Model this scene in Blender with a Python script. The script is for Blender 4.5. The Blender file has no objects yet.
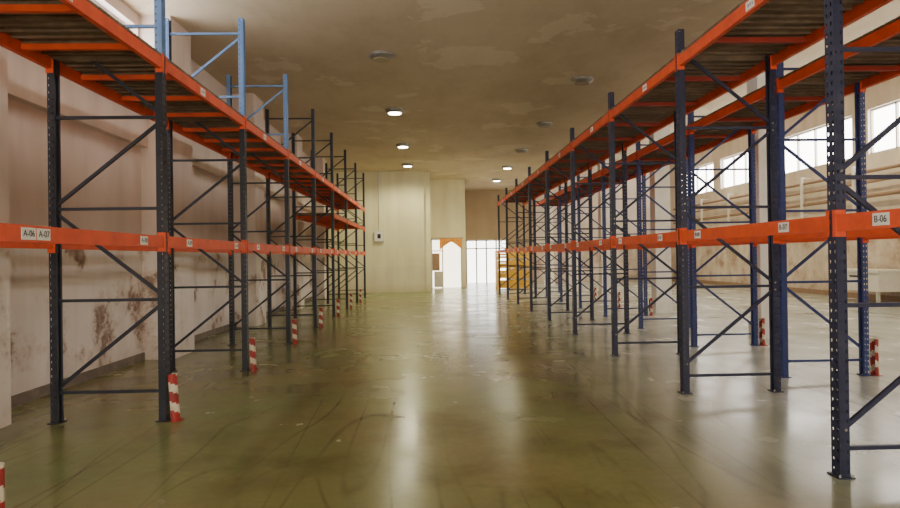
import bpy, math, random
from mathutils import Vector, Matrix, Euler
random.seed(7)
D = bpy.data; SC = bpy.context.scene; COL = SC.collection

# ------------------------------------------------------------------ materials
def mat_new(name):
    m = D.materials.new(name); m.use_nodes = True
    nt = m.node_tree; b = nt.nodes['Principled BSDF']
    return m, nt, b
def ramp(nt, fac, stops):
    r = nt.nodes.new('ShaderNodeValToRGB')
    e = r.color_ramp.elements
    while len(e) < len(stops): e.new(0.5)
    for i, (p, c) in enumerate(stops):
        e[i].position = p; e[i].color = (c[0], c[1], c[2], 1)
    nt.links.new(fac, r.inputs[0]); return r.outputs[0]
def mix(nt, f, a, b, mode='MIX'):
    m = nt.nodes.new('ShaderNodeMix'); m.data_type = 'RGBA'; m.blend_type = mode
    for s, v in ((0, f), (6, a), (7, b)):
        if isinstance(v, (int, float)): m.inputs[s].default_value = v
        elif isinstance(v, tuple): m.inputs[s].default_value = (v[0], v[1], v[2], 1)
        else: nt.links.new(v, m.inputs[s])
    return m.outputs[2]
def coords(nt, scale=(1, 1, 1), rot=(0, 0, 0), loc=(0, 0, 0)):
    g = nt.nodes.new('ShaderNodeNewGeometry')
    mp = nt.nodes.new('ShaderNodeMapping')
    mp.inputs['Scale'].default_value = scale; mp.inputs['Rotation'].default_value = rot; mp.inputs['Location'].default_value = loc
    nt.links.new(g.outputs['Position'], mp.inputs[0]); return mp.outputs[0]
def noise(nt, vec, scale, detail=5, rough=0.6, dist=0.0):
    n = nt.nodes.new('ShaderNodeTexNoise')
    n.inputs['Scale'].default_value = scale; n.inputs['Detail'].default_value = detail
    n.inputs['Roughness'].default_value = rough; n.inputs['Distortion'].default_value = dist
    nt.links.new(vec, n.inputs['Vector']); return n.outputs[0]
def paint(name, c, c2, rough=0.45, scale=6, metal=0.0, lo=0.45, hi=0.75):
    m, nt, b = mat_new(name)
    f = noise(nt, coords(nt), scale, 6, 0.65)
    nt.links.new(ramp(nt, f, [(lo, c), (hi, c2)]), b.inputs['Base Color'])
    b.inputs['Roughness'].default_value = rough; b.inputs['Metallic'].default_value = metal
    return m
def emit(name, c, s):
    m = D.materials.new(name); m.use_nodes = True; nt = m.node_tree; nt.nodes.clear()
    o = nt.nodes.new('ShaderNodeOutputMaterial'); e = nt.nodes.new('ShaderNodeEmission')
    e.inputs[0].default_value = (*c, 1); e.inputs[1].default_value = s
    nt.links.new(e.outputs[0], o.inputs[0]); return m

M_navy = paint('navy_paint', (0.012, 0.014, 0.028), (0.025, 0.026, 0.040), 0.5)
M_navyR = paint('navy_paint_worn', (0.017, 0.020, 0.055), (0.032, 0.034, 0.070), 0.5)
M_navyLit = paint('light_blue_paint', (0.08, 0.17, 0.38), (0.12, 0.21, 0.38), 0.45)  # navy uprights brightened by window light and haze, put into the colour
M_blue = paint('blue_paint', (0.026, 0.042, 0.17), (0.042, 0.062, 0.17), 0.5)
M_orange = paint('orange_paint', (0.74, 0.080, 0.013), (0.52, 0.055, 0.016), 0.55, 4)
M_dkred = paint('dark_orange_paint', (0.36, 0.03, 0.016), (0.25, 0.03, 0.018), 0.55, 4)
M_deck = paint('deck_board', (0.13, 0.085, 0.052), (0.28, 0.195, 0.13), 0.6, 3)
M_steel = paint('galvanised_steel', (0.35, 0.34, 0.32), (0.5, 0.5, 0.48), 0.35, 10, 0.8)
M_white = paint('label_white', (0.80, 0.78, 0.74), (0.7, 0.68, 0.64), 0.6)
M_black = paint('ink_black', (0.02, 0.02, 0.02), (0.03, 0.03, 0.03), 0.6)
M_red = paint('hazard_red', (0.33, 0.02, 0.018), (0.20, 0.025, 0.02), 0.5, 9)
M_pwhite = paint('hazard_white', (0.66, 0.60, 0.48), (0.42, 0.35, 0.26), 0.5, 9)
M_yellow = paint('yellow_paint', (0.85, 0.48, 0.03), (0.7, 0.36, 0.03), 0.5)
M_column = paint('column_paint', (0.82, 0.79, 0.75), (0.70, 0.66, 0.60), 0.7, 2)
M_brown = paint('brown_pipe', (0.32, 0.20, 0.13), (0.24, 0.16, 0.11), 0.5)
M_dirt = paint('skirting_grime', (0.16, 0.13, 0.10), (0.26, 0.20, 0.16), 0.7)
M_frame = paint('window_frame_paint', (0.62, 0.60, 0.56), (0.5, 0.48, 0.45), 0.5)
M_curtain = paint('orange_curtain', (0.85, 0.38, 0.06), (0.75, 0.28, 0.04), 0.7)

def wall_mat(name, up, up2, lowc, low2, stain, zsplit, st=(0.60, 0.66), dmin=0.86):
    m, nt, b = mat_new(name)
    g = nt.nodes.new('ShaderNodeNewGeometry'); s = nt.nodes.new('ShaderNodeSeparateXYZ')
    nt.links.new(g.outputs['Position'], s.inputs[0])
    v = coords(nt)
    n1 = noise(nt, v, 0.6, 4); n2 = noise(nt, v, 1.1, 10, 0.68, 0.2)
    n3 = noise(nt, coords(nt, (1, 1, 0.15)), 2.0, 4); n4 = noise(nt, coords(nt, loc=(9, 4, 2)), 9, 6, .7)
    upc = ramp(nt, n1, [(0.35, up), (0.7, up2)])
    loc = ramp(nt, n1, [(0.35, lowc), (0.7, low2)])
    mr = nt.nodes.new('ShaderNodeMath'); mr.operation = 'GREATER_THAN'; mr.inputs[1].default_value = zsplit
    nt.links.new(s.outputs[2], mr.inputs[0])
    e = (st[1] - st[0])
    halo = ramp(nt, n2, [(st[0] - e * 1.6, (0, 0, 0)), (st[0], (1, 1, 1))])
    loc = mix(nt, halo, loc, mix(nt, 1.0, loc, (0.84, 0.79, 0.74), 'MULTIPLY'))
    stm = ramp(nt, n2, [(st[0], (0, 0, 0)), (st[1], (1, 1, 1))])
    stc = ramp(nt, n4, [(0.4, stain), (0.62, (stain[0] * 1.8, stain[1] * 2.0, stain[2] * 2.2))])
    lo2 = mix(nt, stm, loc, stc)
    c = mix(nt, mr.outputs[0], lo2, upc)
    drip = ramp(nt, n3, [(0.3, (dmin, dmin * .97, dmin * .93)), (0.62, (1, 1, 1))])
    c = mix(nt, 1.0, c, drip, 'MULTIPLY')
    mp = nt.nodes.new('ShaderNodeMapRange'); mp.inputs[1].default_value = 0; mp.inputs[2].default_value = 0.4
    mp.inputs[3].default_value = 0.6; mp.inputs[4].default_value = 1
    nt.links.new(s.outputs[2], mp.inputs[0])
    c = mix(nt, mp.outputs[0], mix(nt, 1.0, c, (0.6, 0.52, 0.44), 'MULTIPLY'), c)
    nt.links.new(c, b.inputs['Base Color']); b.inputs['Roughness'].default_value = 0.75
    bp = nt.nodes.new('ShaderNodeBump'); bp.inputs['Strength'].default_value = 0.2; bp.inputs['Distance'].default_value = 0.015
    nt.links.new(n2, bp.inputs['Height']); nt.links.new(bp.outputs[0], b.inputs['Normal'])
    return m
M_wallL = wall_mat('wall_plaster_pink', (0.74, 0.61, 0.54), (0.65, 0.53, 0.465), (0.88, 0.81, 0.77), (0.80, 0.72, 0.67), (0.26, 0.17, 0.125), 1.80, (0.572, 0.610))
M_wallR = wall_mat('wall_plaster_stained', (0.78, 0.69, 0.61), (0.66, 0.57, 0.49), (0.80, 0.72, 0.65), (0.64, 0.54, 0.47), (0.34, 0.22, 0.16), 2.6, (0.54, 0.62))
M_wallF = wall_mat('wall_plaster_beige', (0.78, 0.74, 0.50), (0.72, 0.67, 0.45), (0.76, 0.71, 0.50), (0.68, 0.62, 0.44), (0.4, 0.3, 0.2), 1.2, (0.76, 0.84), .90)
M_wallD = wall_mat('wall_plaster_brown', (0.44, 0.33, 0.20), (0.38, 0.28, 0.17), (0.44, 0.34, 0.22), (0.40, 0.30, 0.19), (0.3, 0.2, 0.12), 1.2, (0.76, 0.84), .93)

M_ceil, nt, b = mat_new('ceiling_plaster')
n1 = noise(nt, coords(nt), 0.35, 6, 0.6); n2 = noise(nt, coords(nt, (1, 0.5, 1)), 1.2, 8, 0.7)
n3 = noise(nt, coords(nt, loc=(3, 8, 0)), 0.5, 10, 0.6)
c = ramp(nt, n1, [(0.35, (0.60, 0.495, 0.345)), (0.65, (0.68, 0.57, 0.41))])
c = mix(nt, 1.0, c, ramp(nt, n2, [(0.3, (0.86, 0.83, 0.77)), (0.55, (1, 1, 1))]), 'MULTIPLY')
c = mix(nt, ramp(nt, n3, [(0.58, (0, 0, 0)), (0.595, (.5, .5, .5))]), c, (0.80, 0.71, 0.55))
nt.links.new(c, b.inputs['Base Color']); b.inputs['Roughness'].default_value = 0.85

# floor
M_floor, nt, b = mat_new('polished_concrete')
v = coords(nt)
nA = noise(nt, v, 0.30, 5, 0.55); nB = noise(nt, v, 0.9, 7, 0.55, 0.1); nC = noise(nt, v, 14, 6, 0.7); nD = noise(nt, coords(nt, loc=(5, 5, 5)), .45, 5, .6)
c = ramp(nt, nA, [(0.36, (0.180, 0.222, 0.078)), (0.5, (0.208, 0.212, 0.084)), (0.66, (0.240, 0.196, 0.086))])
c = mix(nt, 0.85, c, ramp(nt, nB, [(0.30, (0.64, 0.64, 0.58)), (0.5, (1, 1, 1)), (0.72, (1.15, 1.15, 1.12))]), 'MULTIPLY')
s = nt.nodes.new('ShaderNodeSeparateXYZ'); nt.links.new(v, s.inputs[0])
ad = nt.nodes.new('ShaderNodeMath'); ad.operation = 'MULTIPLY_ADD'; ad.inputs[1].default_value = 2.4
nt.links.new(nA, ad.inputs[0]); nt.links.new(s.outputs[0], ad.inputs[2])
mr = nt.nodes.new('ShaderNodeMapRange'); mr.inputs[1].default_value = 2.6; mr.inputs[2].default_value = 5.2
nt.links.new(ad.outputs[0], mr.inputs[0])
c = mix(nt, mr.outputs[0], c, ramp(nt, nB, [(0.3, (0.31, 0.325, 0.29)), (0.7, (0.47, 0.48, 0.45))]))  # window light on the right side painted into the floor as paler grey
mask = ramp(nt, nD, [(0.42, (0, 0, 0)), (0.6, (.6, .6, .6))])
for rot, sc, lc in (((0, 0, 0.30), (1.0, 0.13, 1), (0, 0, 0)), ((0, 0, -0.45), (0.9, 0.14, 1), (3, 1, 0)), ((0, 0, 1.0), (0.8, 0.16, 1), (7, 2, 0)), ((0, 0, -.1), (1.3, 0.08, 1), (9, 5, 0))):
    w = noise(nt, coords(nt, sc, rot, lc), 1.0, 1.5, 0.4, 0.3)
    line = ramp(nt, w, [(0.492, (1, 1, 1)), (0.5, (0.45, 0.42, 0.38)), (0.508, (1, 1, 1))])
    c = mix(nt, mask, c, mix(nt, 1.0, c, line, 'MULTIPLY'))
c = mix(nt, 0.4, c, ramp(nt, nC, [(0.3, (0.8, 0.8, 0.8)), (0.7, (1.15, 1.15, 1.15))]), 'MULTIPLY')
nt.links.new(c, b.inputs['Base Color'])
r = nt.nodes.new('ShaderNodeMapRange'); r.inputs[1].default_value = 0.3; r.inputs[2].default_value = 0.7
r.inputs[3].default_value = 0.17; r.inputs[4].default_value = 0.30
nt.links.new(nB, r.inputs[0]); nt.links.new(r.outputs[0], b.inputs['Roughness'])
b.inputs['Specular IOR Level'].default_value = 0.42
bp = nt.nodes.new('ShaderNodeBump'); bp.inputs['Strength'].default_value = 0.03; bp.inputs['Distance'].default_value = 0.01
nt.links.new(nB, bp.inputs['Height']); nt.links.new(bp.outputs[0], b.inputs['Normal'])

M_lamp = emit('lamp_glow', (1, 0.95, 0.78), 25)
M_lampoff = paint('lamp_glass_off', (0.30, 0.22, 0.15), (0.25, 0.18, 0.12), 0.3)
M_pane = emit('window_daylight', (1.0, 0.95, 0.88), 13.0)
M_paneL = emit('window_daylight_cool', (0.97, 0.97, 1.0), 15.0)
M_fillB = emit('loading_door_daylight', (1.0, 0.92, 0.74), 13.0)  # glow of the added fill panel behind the camera
M_paneD = emit('door_daylight', (1.0, 0.97, 0.92), 7.0)
M_paneD1 = emit('doorway_daylight_warm', (1.0, 0.88, 0.66), 5.0)

# ------------------------------------------------------------------ mesh builder
class MB:
    def __init__(s): s.v = []; s.f = []; s.m = []; s.mats = []
    def mi(s, m):
        if m not in s.mats: s.mats.append(m)
        return s.mats.index(m)
    def quad(s, pts, m):
        i = len(s.v); s.v += [tuple(p) for p in pts]; s.f.append(tuple(range(i, i + len(pts)))); s.m.append(s.mi(m))
    def box(s, x0, x1, y0, y1, z0, z1, m):
        i = len(s.v)
        s.v += [(x0,y0,z0),(x1,y0,z0),(x1,y1,z0),(x0,y1,z0),(x0,y0,z1),(x1,y0,z1),(x1,y1,z1),(x0,y1,z1)]
        for f in ((3,2,1,0),(4,5,6,7),(0,1,5,4),(1,2,6,5),(2,3,7,6),(3,0,4,7)):
            s.f.append(tuple(i + k for k in f)); s.m.append(s.mi(m))
    def bar(s, a, b, w, h, m, up=(0, 1, 0)):
        a = Vector(a); b = Vector(b); d = (b - a).normalized(); u = Vector(up); r = d.cross(u).normalized(); u = r.cross(d)
        i = len(s.v)
        for p in (a, b):
            for sx, sy in ((-1,-1),(1,-1),(1,1),(-1,1)):
                s.v.append(tuple(p + r * w / 2 * sx + u * h / 2 * sy))
        for f in ((3,2,1,0),(4,5,6,7),(0,1,5,4),(1,2,6,5),(2,3,7,6),(3,0,4,7)):
            s.f.append(tuple(i + k for k in f)); s.m.append(s.mi(m))
    def cyl(s, a, b, r0, r1, m, n=16, caps=True):
        a = Vector(a); b = Vector(b); d = (b - a).normalized()
        t = Vector((1, 0, 0)) if abs(d.x) < 0.9 else Vector((0, 1, 0))
        u = d.cross(t).normalized(); w = d.cross(u); i = len(s.v)
        for p, rr in ((a, r0), (b, r1)):
            for k in range(n):
                an = 2 * math.pi * k / n
                s.v.append(tuple(p + (u * math.cos(an) + w * math.sin(an)) * rr))
        for k in range(n):
            s.f.append((i + k, i + (k + 1) % n, i + n + (k + 1) % n, i + n + k)); s.m.append(s.mi(m))
        if caps:
            s.f.append(tuple(i + k for k in range(n))[::-1]); s.m.append(s.mi(m))
            s.f.append(tuple(i + n + k for k in range(n))); s.m.append(s.mi(m))
    def holed(s, o, du, dv, nu, nv, hu, hv, m):
        """sheet o + i*du + j*dv with a tapered slot in each cell"""
        o = Vector(o); du = Vector(du); dv = Vector(dv)
        for i in range(nu):
            for j in range(nv):
                c0 = o + du * i + dv * j
                O = [c0, c0 + du, c0 + du + dv, c0 + dv]
                I = [c0 + du * (.5 - hu * .35) + dv * (.5 - hv / 2), c0 + du * (.5 + hu * .35) + dv * (.5 - hv / 2),
                     c0 + du * (.5 + hu * .5) + dv * (.5 + hv / 2), c0 + du * (.5 - hu * .5) + dv * (.5 + hv / 2)]
                for k in range(4):
                    s.quad([O[k], O[(k + 1) % 4], I[(k + 1) % 4], I[k]], m)
    def mesh(s, name):
        me = D.meshes.new(name); me.from_pydata(s.v, [], s.f)
        for m in s.mats: me.materials.append(m)
        me.polygons.foreach_set('material_index', s.m); me.update(); return me
def obj(name, data, parent=None, loc=(0, 0, 0), rotz=0):
    o = D.objects.new(name, data); COL.objects.link(o); o.location = loc; o.rotation_euler = (0, 0, rotz)
    if parent: o.parent = parent
    return o

# ------------------------------------------------------------------ pallet racks
DEP = 1.13; PW = 0.072
def upright(mb, x0, sgn, H, mat):
    n = int(H / 0.07); p = H / n; x1 = x0 + sgn * PW
    mb.holed((x0, -0.05, 0.012), (0, 0.05, 0), (0, 0, p), 2, n, 0.34, 0.42, mat)
    for y in (-0.05, 0.05):
        mb.holed((x0, y, 0.012), (sgn * PW / 2, 0, 0), (0, 0, p), 2, n, 0.30, 0.34, mat)
        yi = y * 0.45
        mb.quad([(x1, y, 0.01), (x1, yi, 0.01), (x1, yi, H), (x1, y, H)], mat)
        mb.quad([(x1, yi, 0.01), (x1 - sgn * .02, yi, 0.01), (x1 - sgn * .02, yi, H), (x1, yi, H)], mat)
    xc = x0 + sgn * 0.036
    mb.box(xc - 0.06, xc + 0.06, -0.07, 0.07, 0.0, 0.010, mat)
    for dx in (-0.045, 0.045):
        mb.cyl((xc + dx, -0.058, 0.009), (xc + dx, -0.058, 0.03), 0.008, 0.008, M_steel, 6)
def frame_mesh(name, H, mat, low_front, hi=None):
    mb = MB()
    upright(mb, 0.0, 1, H, mat); upright(mb, DEP, -1, H, mat)
    z = 0.30; k = 0; xa, xb = 0.045, DEP - 0.045
    if low_front: mb.bar((xa, 0, 0.20), (xb, 0, 0.20), 0.030, 0.03, mat)
    while z < H - 0.1:
        if not (low_front and k == 0):
            mb.bar((xa, 0.006, z), (xb, 0.006, z), 0.030, 0.03, mat)
        z2 = z + 0.915
        if z2 < H:
            up = (k % 2 == 0) == low_front
            a, b_ = ((xa, z + .04), (xb, z2 - .04)) if up else ((xb, z + .04), (xa, z2 - .04))
            mb.bar((a[0], -0.012, a[1]), (b_[0], -0.012, b_[1]), 0.033, 0.028, mat)
            for q in (a, b_): mb.cyl((q[0], -0.053, q[1]), (q[0], -0.04, q[1]), .011, .011, M_steel, 6)
        z = z2; k += 1
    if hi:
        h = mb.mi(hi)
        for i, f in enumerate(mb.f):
            if min(mb.v[j][2] for j in f) > 3.64: mb.m[i] = h  # upper faces take the colour with window light painted in
    return mb.mesh(name)
def beam_mesh(name, L, mat, h=0.115):
    mb = MB()
    mb.box(0.0, 0.05, 0.004, L - 0.004, -h, 0, mat)
    for y0, y1, w in ((-0.001, 0.006, -1), (L - 0.006, L + 0.001, 1)):
        mb.box(-0.006, 0.065, y0, y1, -h - 0.04, 0.035, mat)
        ya, yb = (y0 - 0.028, y1) if w < 0 else (y0, y1 + 0.028)
        mb.box(-0.010, -0.004, ya, yb, -h - 0.04, 0.035, mat)
    return mb.mesh(name)
def deck_mesh(name, L, mat, cross, crossmat):
    mb = MB(); n = int(L / 0.15); p = L / n
    for i in range(n):
        y0 = i * p + 0.007; y1 = (i + 1) * p - 0.007; dz = random.uniform(-.002, .002)
        mb.box(0.0, DEP, y0, y1, 0.002 + dz + .003, 0.030 + dz, mat)
        mb.box(0.055, DEP - .055, y0, y0 + .012, -0.022, 0.003, mat)
    for k in range(cross):
        y = L * (k + 0.5) / cross
        mb.box(0.05, DEP - 0.05, y - 0.025, y + 0.025, -0.075, -0.024, crossmat)
    mb.box(0.10, DEP - 0.10, -0.045, -0.005, -0.03, 0.028, mat)
    return mb.mesh(name)

def label(parent, x, y, z, face, txt=None):
    mb = MB(); mb.box(-0.002, 0.002, -0.075, 0.075, -0.04, 0.04, M_white)
    if txt is None:
        for k in range(3): mb.box(-0.003, 0.003, -0.05 + k * .035, -0.035 + k * .035, -0.015, 0.015, M_dirt)
    o = obj('label', mb.mesh('label'), parent, (x, y, z))
    if txt:
        cu = D.curves.new('label_text', 'FONT'); cu.body = txt; cu.size = 0.062; cu.align_x = 'CENTER'; cu.align_y = 'CENTER'
        cu.extrude = 0.0005; cu.materials.append(M_black)
        t = D.objects.new('label_text', cu); COL.objects.link(t); t.parent = parent
        t.location = (x + face * 0.0045, y, z)
        t.rotation_euler = (math.pi / 2, 0, math.pi / 2 * face)

def rack(X, Y0, pitch, nb, H, mat, zlow, zup, side, low_front, crossm, cross, extra=(), texts={}, lbl=True, hi=None):
    root = D.objects.new('pallet_rack', None); COL.objects.link(root); root.location = (X, Y0, 0)
    rz = 0 if side > 0 else math.pi
    fm = frame_mesh('rack_frame', H, mat, low_front)
    fh = frame_mesh('rack_frame_two_tone', H, mat, low_front, hi) if hi else fm  # same frame, window light painted on its upper part
    L = pitch - 0.1; bm = beam_mesh('rack_beam', L, M_orange)
    dm = deck_mesh('rack_deck', L, M_deck, cross, crossm)
    for i in range(nb + 1):
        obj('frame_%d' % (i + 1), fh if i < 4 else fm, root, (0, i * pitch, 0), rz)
    for i in range(nb):
        y = i * pitch + 0.05
        for z in (zlow, zup):
            if side > 0:
                obj('front_beam', bm, root, (0, y, z), 0); obj('rear_beam', bm, root, (DEP, y + L, z), math.pi)
            else:
                obj('front_beam', bm, root, (0, y + L, z), math.pi); obj('rear_beam', bm, root, (-DEP, y, z), 0)
        dl = [zup] + ([2.85] if i in extra else [])
        for z in dl:
            if side > 0: obj('deck', dm, root, (0, y, z), 0)
            else: obj('deck', dm, root, (0, y + L, z), math.pi)
            if z == 2.85:
                obj('front_beam', bm, root, (0, y + L, z), math.pi); obj('rear_beam', bm, root, (-DEP, y, z), 0)
        if lbl:
            fx = -side * 0.003
            for j, (zz, off) in enumerate(((zlow, 0.62), (zlow, pitch - 0.5), (zup, 1.1))):
                tx = texts.get((i, j))
                if tx:
                    for q, t in enumerate(tx): label(root, fx, i * pitch + off + q * 0.165, zz - 0.057, -side, t)
                else: label(root, fx, i * pitch + off, zz - 0.057, -side)
    return root
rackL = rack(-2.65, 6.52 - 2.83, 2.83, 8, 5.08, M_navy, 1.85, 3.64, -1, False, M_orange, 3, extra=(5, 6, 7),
     texts={(0, 0): ('A-06', 'A-07'), (0, 1): ('A-08',), (1, 0): ('A-09',), (1, 1): ('A-10',)}, hi=M_navyLit)
rackR = rack(2.87, 4.48 - 2.79, 2.79, 9, 4.16, M_navyR, 1.86, 3.86, 1, True, M_dkred, 2,
     texts={(0, 1): ('B-06',), (1, 0): ('B-07',), (1, 1): ('B-08',), (2, 0): ('B-09',)})
rackR2 = rack(5.62, 8.1 - 2 * 2.79, 2.79, 9, 4.16, M_blue, 1.86, 3.80, -1, True, M_dkred, 2, lbl=False)

# ------------------------------------------------------------------ upright protectors
def protector():
    mb = MB(); n = 10; r = 0.052; H = 0.47; seg = 5; nz = 25
    for k in range(nz):
        z0, z1 = H * k / nz, H * (k + 1) / nz
        for i in range(n):
            a0 = -math.pi * .62 + i * math.pi * 1.24 / n; a1 = a0 + math.pi * 1.24 / n
            m = M_red if ((z0 / H * seg) + i * .09) % 2 < 1.15 else M_pwhite
            for rr, inv in ((r, 0), (r - .012, 1)):
                q = [(rr*math.cos(a0), rr*math.sin(a0), z0), (rr*math.cos(a1), rr*math.sin(a1), z0),
                     (rr*math.cos(a1), rr*math.sin(a1), z1), (rr*math.cos(a0), rr*math.sin(a0), z1)]
                mb.quad(q[::-1] if inv else q, m)
            if k == nz - 1:
                mb.quad([(r*math.cos(a0), r*math.sin(a0), z1), (r*math.cos(a1), r*math.sin(a1), z1),
                         ((r-.012)*math.cos(a1), (r-.012)*math.sin(a1), z1), ((r-.012)*math.cos(a0), (r-.012)*math.sin(a0), z1)], m)
    mb.box(-0.03, 0.075, -0.06, 0.06, 0, 0.006, M_red)
    return mb.mesh('upright_protector')
pm = protector()
def prot(x, y, rz, tilt=0.0):
    o = obj('upright_protector', pm, None, (x, y, 0.0), rz); o.rotation_euler = (0, tilt, rz)
for k in range(8): prot(-2.575 if k else -2.46, 6.52 - 2.83 - 0.02 + 2.83 * k, 0.0, [0, -.06, -.04, -.03, .02, 0, .03, 0][k])
for k in range(6): prot(5.70, 8.1 + 2.79 * k - 0.02, 0.0, 0.0)

# ------------------------------------------------------------------ room shell
CZ = 5.6; HZ = 7.1; XL = -4.68; XR = 14.6; YB = -7.0; YF1 = 29.6; YF2 = 33.0; YF3 = 38.5; XM = 6.55
def boxobj(name, *a):
    mb = MB()
    if isinstance(a[0], (list, tuple)):
        for q in a: mb.box(*q)
    else: mb.box(*a)
    return obj(name, mb.mesh(name))
boxobj('floor', XL - .3, XR + .3, YB - .3, YF3 + 6, -0.2, 0.0, M_floor)
boxobj('ceiling', (XL - .3, XM, YB - .3, YF3 + .3, CZ, CZ + .2, M_ceil), (XM - .2, XM, YB - .3, YF3 + .3, CZ + .2, HZ, M_ceil),
       (XM, XR + .3, YB - .3, YF3 + .3, HZ, HZ + .2, M_ceil))
wz0, wz1, wy0, wy1 = 4.55, 5.4, 2.0, 10.5
boxobj('wall_left', (XL - .3, XL, YB, YF3, 0, wz0, M_wallL), (XL - .3, XL, YB, YF3, wz1, CZ, M_wallL),
       (XL - .3, XL, YB, wy0, wz0, wz1, M_wallL), (XL - .3, XL, wy1, YF3, wz0, wz1, M_wallL))
mb = MB(); mb.box(XL - .22, XL - .2, wy0, wy1, wz0, wz1, M_paneL)
for i in range(7):
    y = wy0 + (wy1 - wy0) * i / 6; mb.box(XL - .2, XL - .14, max(wy0, y - .03), min(wy1, y + .03), wz0, wz1, M_frame)
mb.box(XL - .2, XL - .14, wy0, wy1, wz0, wz0 + .05, M_frame); mb.box(XL - .2, XL - .14, wy0, wy1, wz1 - .05, wz1, M_frame)
obj('window_1', mb.mesh('window_1'))
PY = [1.1, 6.05, 11.0, 15.95, 20.9, 25.85]
mb = MB()
for y in PY:
    mb.box(XL, XL + .5, y - .45, y + .45, 0, 4.5 if y < 7 else CZ, M_wallL)
obj('trim_1', mb.mesh('trim_1'))
gaps = [(YB, PY[0] - .45)] + [(PY[i] + .45, PY[i + 1] - .45) for i in range(5)] + [(PY[5] + .45, YF1)]
mb = MB()
for a, b_ in gaps:
    mb.box(XL, XL + .12, a, b_, 3.45, 3.95, M_wallL); mb.box(XL, XL + .16, a, b_, 3.95, 4.03, M_dirt)
obj('trim_2', mb.mesh('trim_2'))
mb = MB()
for a, b_ in gaps: mb.box(XL, XL + .03, a, b_, 0, .12, M_dirt)
obj('baseboard_left', mb.mesh('baseboard_left'))
boxobj('wall_rear', (XL - .3, -3.5, YB - .3, YB, 0, HZ, M_wallL), (4.5, XR + .3, YB - .3, YB, 0, HZ, M_wallL), (-3.5, 4.5, YB - .3, YB, 4.2, HZ, M_wallL))
mb = MB(); mb.box(-3.5, 4.5, YB - .22, YB - .2, 0, 4.2, M_fillB)  # unseen glowing panel with bars, added behind the camera as frontal fill
for i in range(9): x = -3.5 + i; mb.box(max(-3.5, x - .05), min(4.5, x + .05), YB - .2, YB - .12, 0, 4.2, M_frame)
for z in (1.0, 2.1, 3.2): mb.box(-3.5, 4.5, YB - .2, YB - .13, z, z + .06, M_frame)
obj('window_rear', mb.mesh('window_rear'))
boxobj('wall_far_left', XL, -0.25, YF1, YF1 + .3, 0, CZ, M_wallF)
dx0, dx1, dz = 0.05, 1.65, 2.55
boxobj('wall_far_centre', (-0.25, dx0, YF1 + .3, YF2 + .3, 0, CZ, M_wallF),
       (dx0, dx1, YF2, YF2 + .3, dz, CZ, M_wallF), (dx1, 1.85, YF2, YF2 + .3, 0, CZ, M_wallF))
e0, e1, ez = 2.2, 4.6, 2.62
boxobj('wall_far_right', (1.85, e0, YF3, YF3 + .3, 0, CZ, M_wallD), (e0, e1, YF3, YF3 + .3, ez, CZ, M_wallD), (e1, XM - .2, YF3, YF3 + .3, 0, CZ, M_wallD),
       (XM - .2, XR + .3, YF3, YF3 + .3, 0, HZ, M_wallR), (1.65, 1.85, YF2 + .3, YF3 + .3, 0, CZ, M_wallD))
mb = MB()
mb.box(dx0, dx0 + .07, YF2 - .03, YF2 + .12, 0, dz, M_frame); mb.box(dx1 - .07, dx1, YF2 - .03, YF2 + .12, 0, dz, M_frame)
mb.box(dx0, dx1, YF2 - .03, YF2 + .12, dz - .07, dz, M_frame); mb.box(dx0, dx1, YF2 + .2, YF2 + .22, 0.01, dz, M_paneD1)
mb.box(.62, .68, YF2 + .05, YF2 + .1, 0, dz - .07, M_frame); mb.box(dx0 + .07, .62, YF2 + .05, YF2 + .1, 1.9, 1.95, M_frame)
mb.box(dx0 + .07, .5, YF2 + .02, YF2 + .06, .9, 1.8, M_brown)
mb.box(.2, .62, YF2 + .05, YF2 + .09, 0.05, .86, M_frame)
obj('door_1', mb.mesh('door_1'))
mb = MB()
for i in range(5):
    x = e0 + (e1 - e0) * i / 4; mb.box(max(e0, x - .04), min(e1, x + .04), YF3, YF3 + .1, 0, ez, M_frame)
mb.box(e0, e1, YF3, YF3 + .1, ez - .08, ez, M_frame); mb.box(e0, e1, YF3, YF3 + .1, 2.05, 2.12, M_frame)
mb.box(e0, e1, YF3 + .2, YF3 + .22, 0.01, ez, M_paneD)
obj('door_2', mb.mesh('door_2'))
mb = MB()
def swag(xa, xb, sgn):
    n = 12
    for i in range(n):
        t0, t1 = i / n, (i + 1) / n
        xx0, xx1 = xa + (xb - xa) * t0, xa + (xb - xa) * t1
        f = lambda t: 0.12 + 0.42 * (t if sgn > 0 else 1 - t) ** 1.3
        ya = YF2 - .10 + .03 * (i % 2); yb = YF2 - .10 + .03 * ((i + 1) % 2)
        mb.quad([(xx0, ya, 2.5 - f(t0)), (xx1, yb, 2.5 - f(t1)), (xx1, yb, 2.56), (xx0, ya, 2.56)], M_curtain)
swag(.5, 1.1, -1); swag(1.1, 1.65, 1); mb.cyl((.0, YF2 - .08, 2.58), (1.7, YF2 - .08, 2.58), .02, .02, M_steel, 8)
obj('orange_drape', mb.mesh('orange_drape'))
rz0, rz1 = 4.8, 6.3
segs = [(0.0 + i * 5.4, 4.6 + i * 5.4) for i in range(7)]
parts = [(XR, XR + .3, YB, YF3, 0, rz0, M_wallR), (XR, XR + .3, YB, YF3, rz1, HZ, M_wallR), (XR, XR + .3, YB, 0.0, rz0, rz1, M_wallR)]
for i, (a, b_) in enumerate(segs):
    nx = segs[i + 1][0] if i < 6 else YF3
    parts.append((XR, XR + .3, b_, nx, rz0, rz1, M_wallR))
boxobj('wall_right', *parts)
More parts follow.
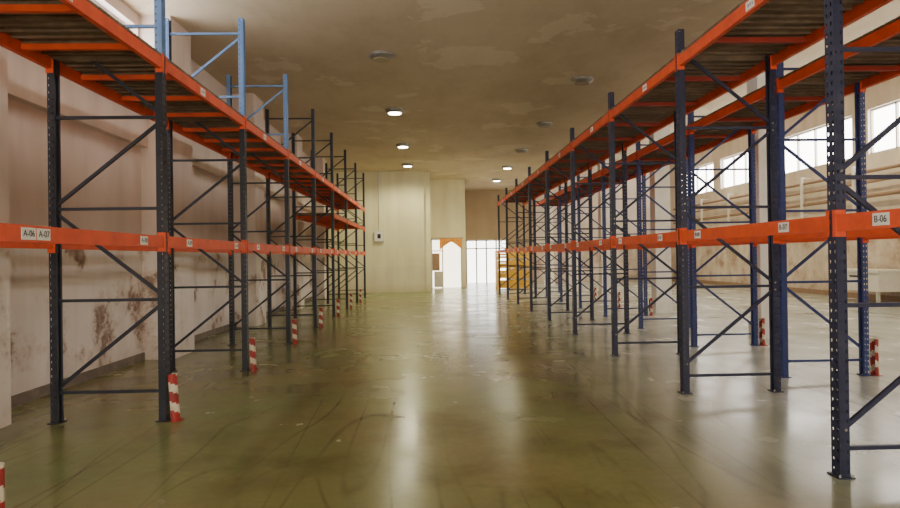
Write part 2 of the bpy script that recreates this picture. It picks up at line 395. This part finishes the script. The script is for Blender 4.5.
for i, (a, b_) in enumerate(segs):
    mb = MB(); mb.box(XR + .2, XR + .22, a, b_, rz0, rz1, M_pane)
    for k in range(5):
        y = a + (b_ - a) * k / 4; mb.box(XR + .1, XR + .18, max(a, y - .03), min(b_, y + .03), rz0, rz1, M_frame)
    for z in (rz0, rz1 - .06): mb.box(XR + .1, XR + .18, a, b_, z, z + .06, M_frame)
    obj('window_%d' % (i + 2), mb.mesh('window'))
mb = MB()
for z, r in ((4.2, .06), (3.85, .045), (3.4, .07)): mb.cyl((XR - .3, 2, z), (XR - .3, 37, z), r, r, M_brown, 10)
for k in range(12):
    y = 3 + k * 3.0
    mb.box(XR - .42, XR - .34, y - .04, y + .04, 2.9, 4.45, M_column); mb.box(XR - .4, XR - .02, y - .03, y + .03, 3.0, 3.06, M_column); mb.box(XR - .4, XR - .02, y - .03, y + .03, 4.38, 4.44, M_column)
obj('pipe_run', mb.mesh('pipe_run'))
boxobj('trim_3', XR - .08, XR, YB, YF3, 2.45, 2.62, M_brown)
boxobj('baseboard_right', XR - .04, XR, YB, YF3, 0, .18, M_brown)
for y in (11.9, 17.4, 22.9, 28.4, 33.9, 6.4, .9):
    mb = MB(); mb.box(XM - .42, XM, y - .2, y + .2, 0, CZ, M_column); mb.box(XM - .45, XM + .03, y - .23, y + .23, 0, .3, M_column)
    mb.box(XM - .47, XM + .03, y - .25, y + .25, CZ - .25, CZ, M_column)
    obj('column', mb.mesh('column'))

# ------------------------------------------------------------------ ceiling lamps
def lamp(x, y, z, on, p=100):
    root = D.objects.new('ceiling_lamp', None); COL.objects.link(root); root.location = (x, y, z)
    mb = MB(); n = 24
    mb.cyl((0, 0, 0), (0, 0, -0.05), .25, .25, M_steel, n); mb.cyl((0, 0, -0.05), (0, 0, -0.10), .25, .19, M_steel, n)
    mb.cyl((0, 0, -0.10), (0, 0, -0.115), .175, .165, M_lamp if on else M_lampoff, n)
    obj('housing', mb.mesh('lamp_housing'), root)
    if on:
        l = D.lights.new('lamp_light', 'SPOT'); l.energy = p * 4; l.color = (1, .93, .58); l.shadow_soft_size = .12
        l.spot_size = math.radians(165); l.spot_blend = .5
        o = D.objects.new('lamp_light', l); COL.objects.link(o); o.parent = root; o.location = (0, 0, -.15)
for x, y, on, p in ((-.9, 17.3, 1, 35), (-.9, 22.6, 1, 80), (-.9, 27.4, 1, 140), (3.5, 28.4, 1, 120), (3.5, 33, 1, 120), (-.9, 12.6, 0, 0), (3.5, 14.4, 0, 0), (3.5, 19.2, 0, 0), (3.5, 9, 0, 0), (3.5, 24, 0, 0), (-.9, 7.4, 0, 0)):
    lamp(x, y, CZ, on, p)
for y in (11, 20, 29): lamp(10.5, y, HZ, 1, 190)

# ------------------------------------------------------------------ far objects
mb = MB()
for lv in range(4):
    z0 = lv * .47
    for x in (3.2, 3.95, 4.65): mb.box(x - .04, x + .04, 29.9, 31.0, z0, z0 + .10, M_yellow)
    for s_ in range(3): mb.box(3.15, 4.7, 29.9, 29.93, z0 + .11 + s_ * .12, z0 + .20 + s_ * .12, M_yellow); mb.box(3.15, 4.7, 30.97, 31.0, z0 + .11 + s_ * .12, z0 + .20 + s_ * .12, M_yellow)
    for x in (3.15, 4.67):
        for s_ in range(3): mb.box(x, x + .03, 29.93, 30.97, z0 + .11 + s_ * .12, z0 + .20 + s_ * .12, M_yellow)
    for x in (3.16, 3.9, 4.62): mb.box(x, x + .06, 29.93, 29.97, z0 + .1, z0 + .46, M_yellow)
    mb.box(3.18, 4.67, 29.94, 30.96, z0 + .10, z0 + .12, M_yellow)
obj('yellow_crate_stack', mb.mesh('yellow_crate_stack'))
mb = MB(); mb.box(-2.55, -2.1, YF1 - .12, YF1, 2.35, 2.85, M_frame); mb.box(-2.52, -2.13, YF1 - .13, YF1 - .12, 2.38, 2.82, M_white)
mb.cyl((-2.32, YF1 - .04, 2.85), (-2.32, YF1 - .04, 5.6), .02, .02, M_frame, 8)
mb.box(-2.4, -2.25, YF1 - .14, YF1 - .13, 2.5, 2.7, M_black)
obj('switch_box', mb.mesh('switch_box'))
mb = MB(); mb.box(13.3, 14.3, 18.6, 20.8, .38, .95, M_white); mb.box(13.26, 14.34, 18.56, 20.84, .95, 1.03, M_white)
for x in (13.35, 14.2):
    for y in (18.7, 20.7): mb.box(x - .04, x + .04, y - .04, y + .04, 0, .38, M_frame)
mb.box(13.28, 13.3, 19.5, 19.9, .8, .85, M_black)
obj('storage_chest', mb.mesh('storage_chest'))

# ------------------------------------------------------------------ world + camera
w = D.worlds.new('world'); SC.world = w; w.use_nodes = True
w.node_tree.nodes['Background'].inputs[0].default_value = (.9, .93, 1, 1); w.node_tree.nodes['Background'].inputs[1].default_value = 1.0
cd = D.cameras.new('camera'); cam = D.objects.new('camera', cd); COL.objects.link(cam)
cd.sensor_width = 36; cd.lens = 640 / 900 * 36; cd.clip_start = .05
yaw = math.atan(20 / 640); pitch = math.atan(3 / 640)
R = Matrix.Rotation(-yaw, 4, 'Z') @ Matrix.Rotation(math.pi / 2 + pitch, 4, 'X') @ Matrix.Rotation(math.radians(-.8), 4, 'Z')
cam.matrix_world = Matrix.Translation((0, 0, 1.6)) @ R
SC.camera = cam
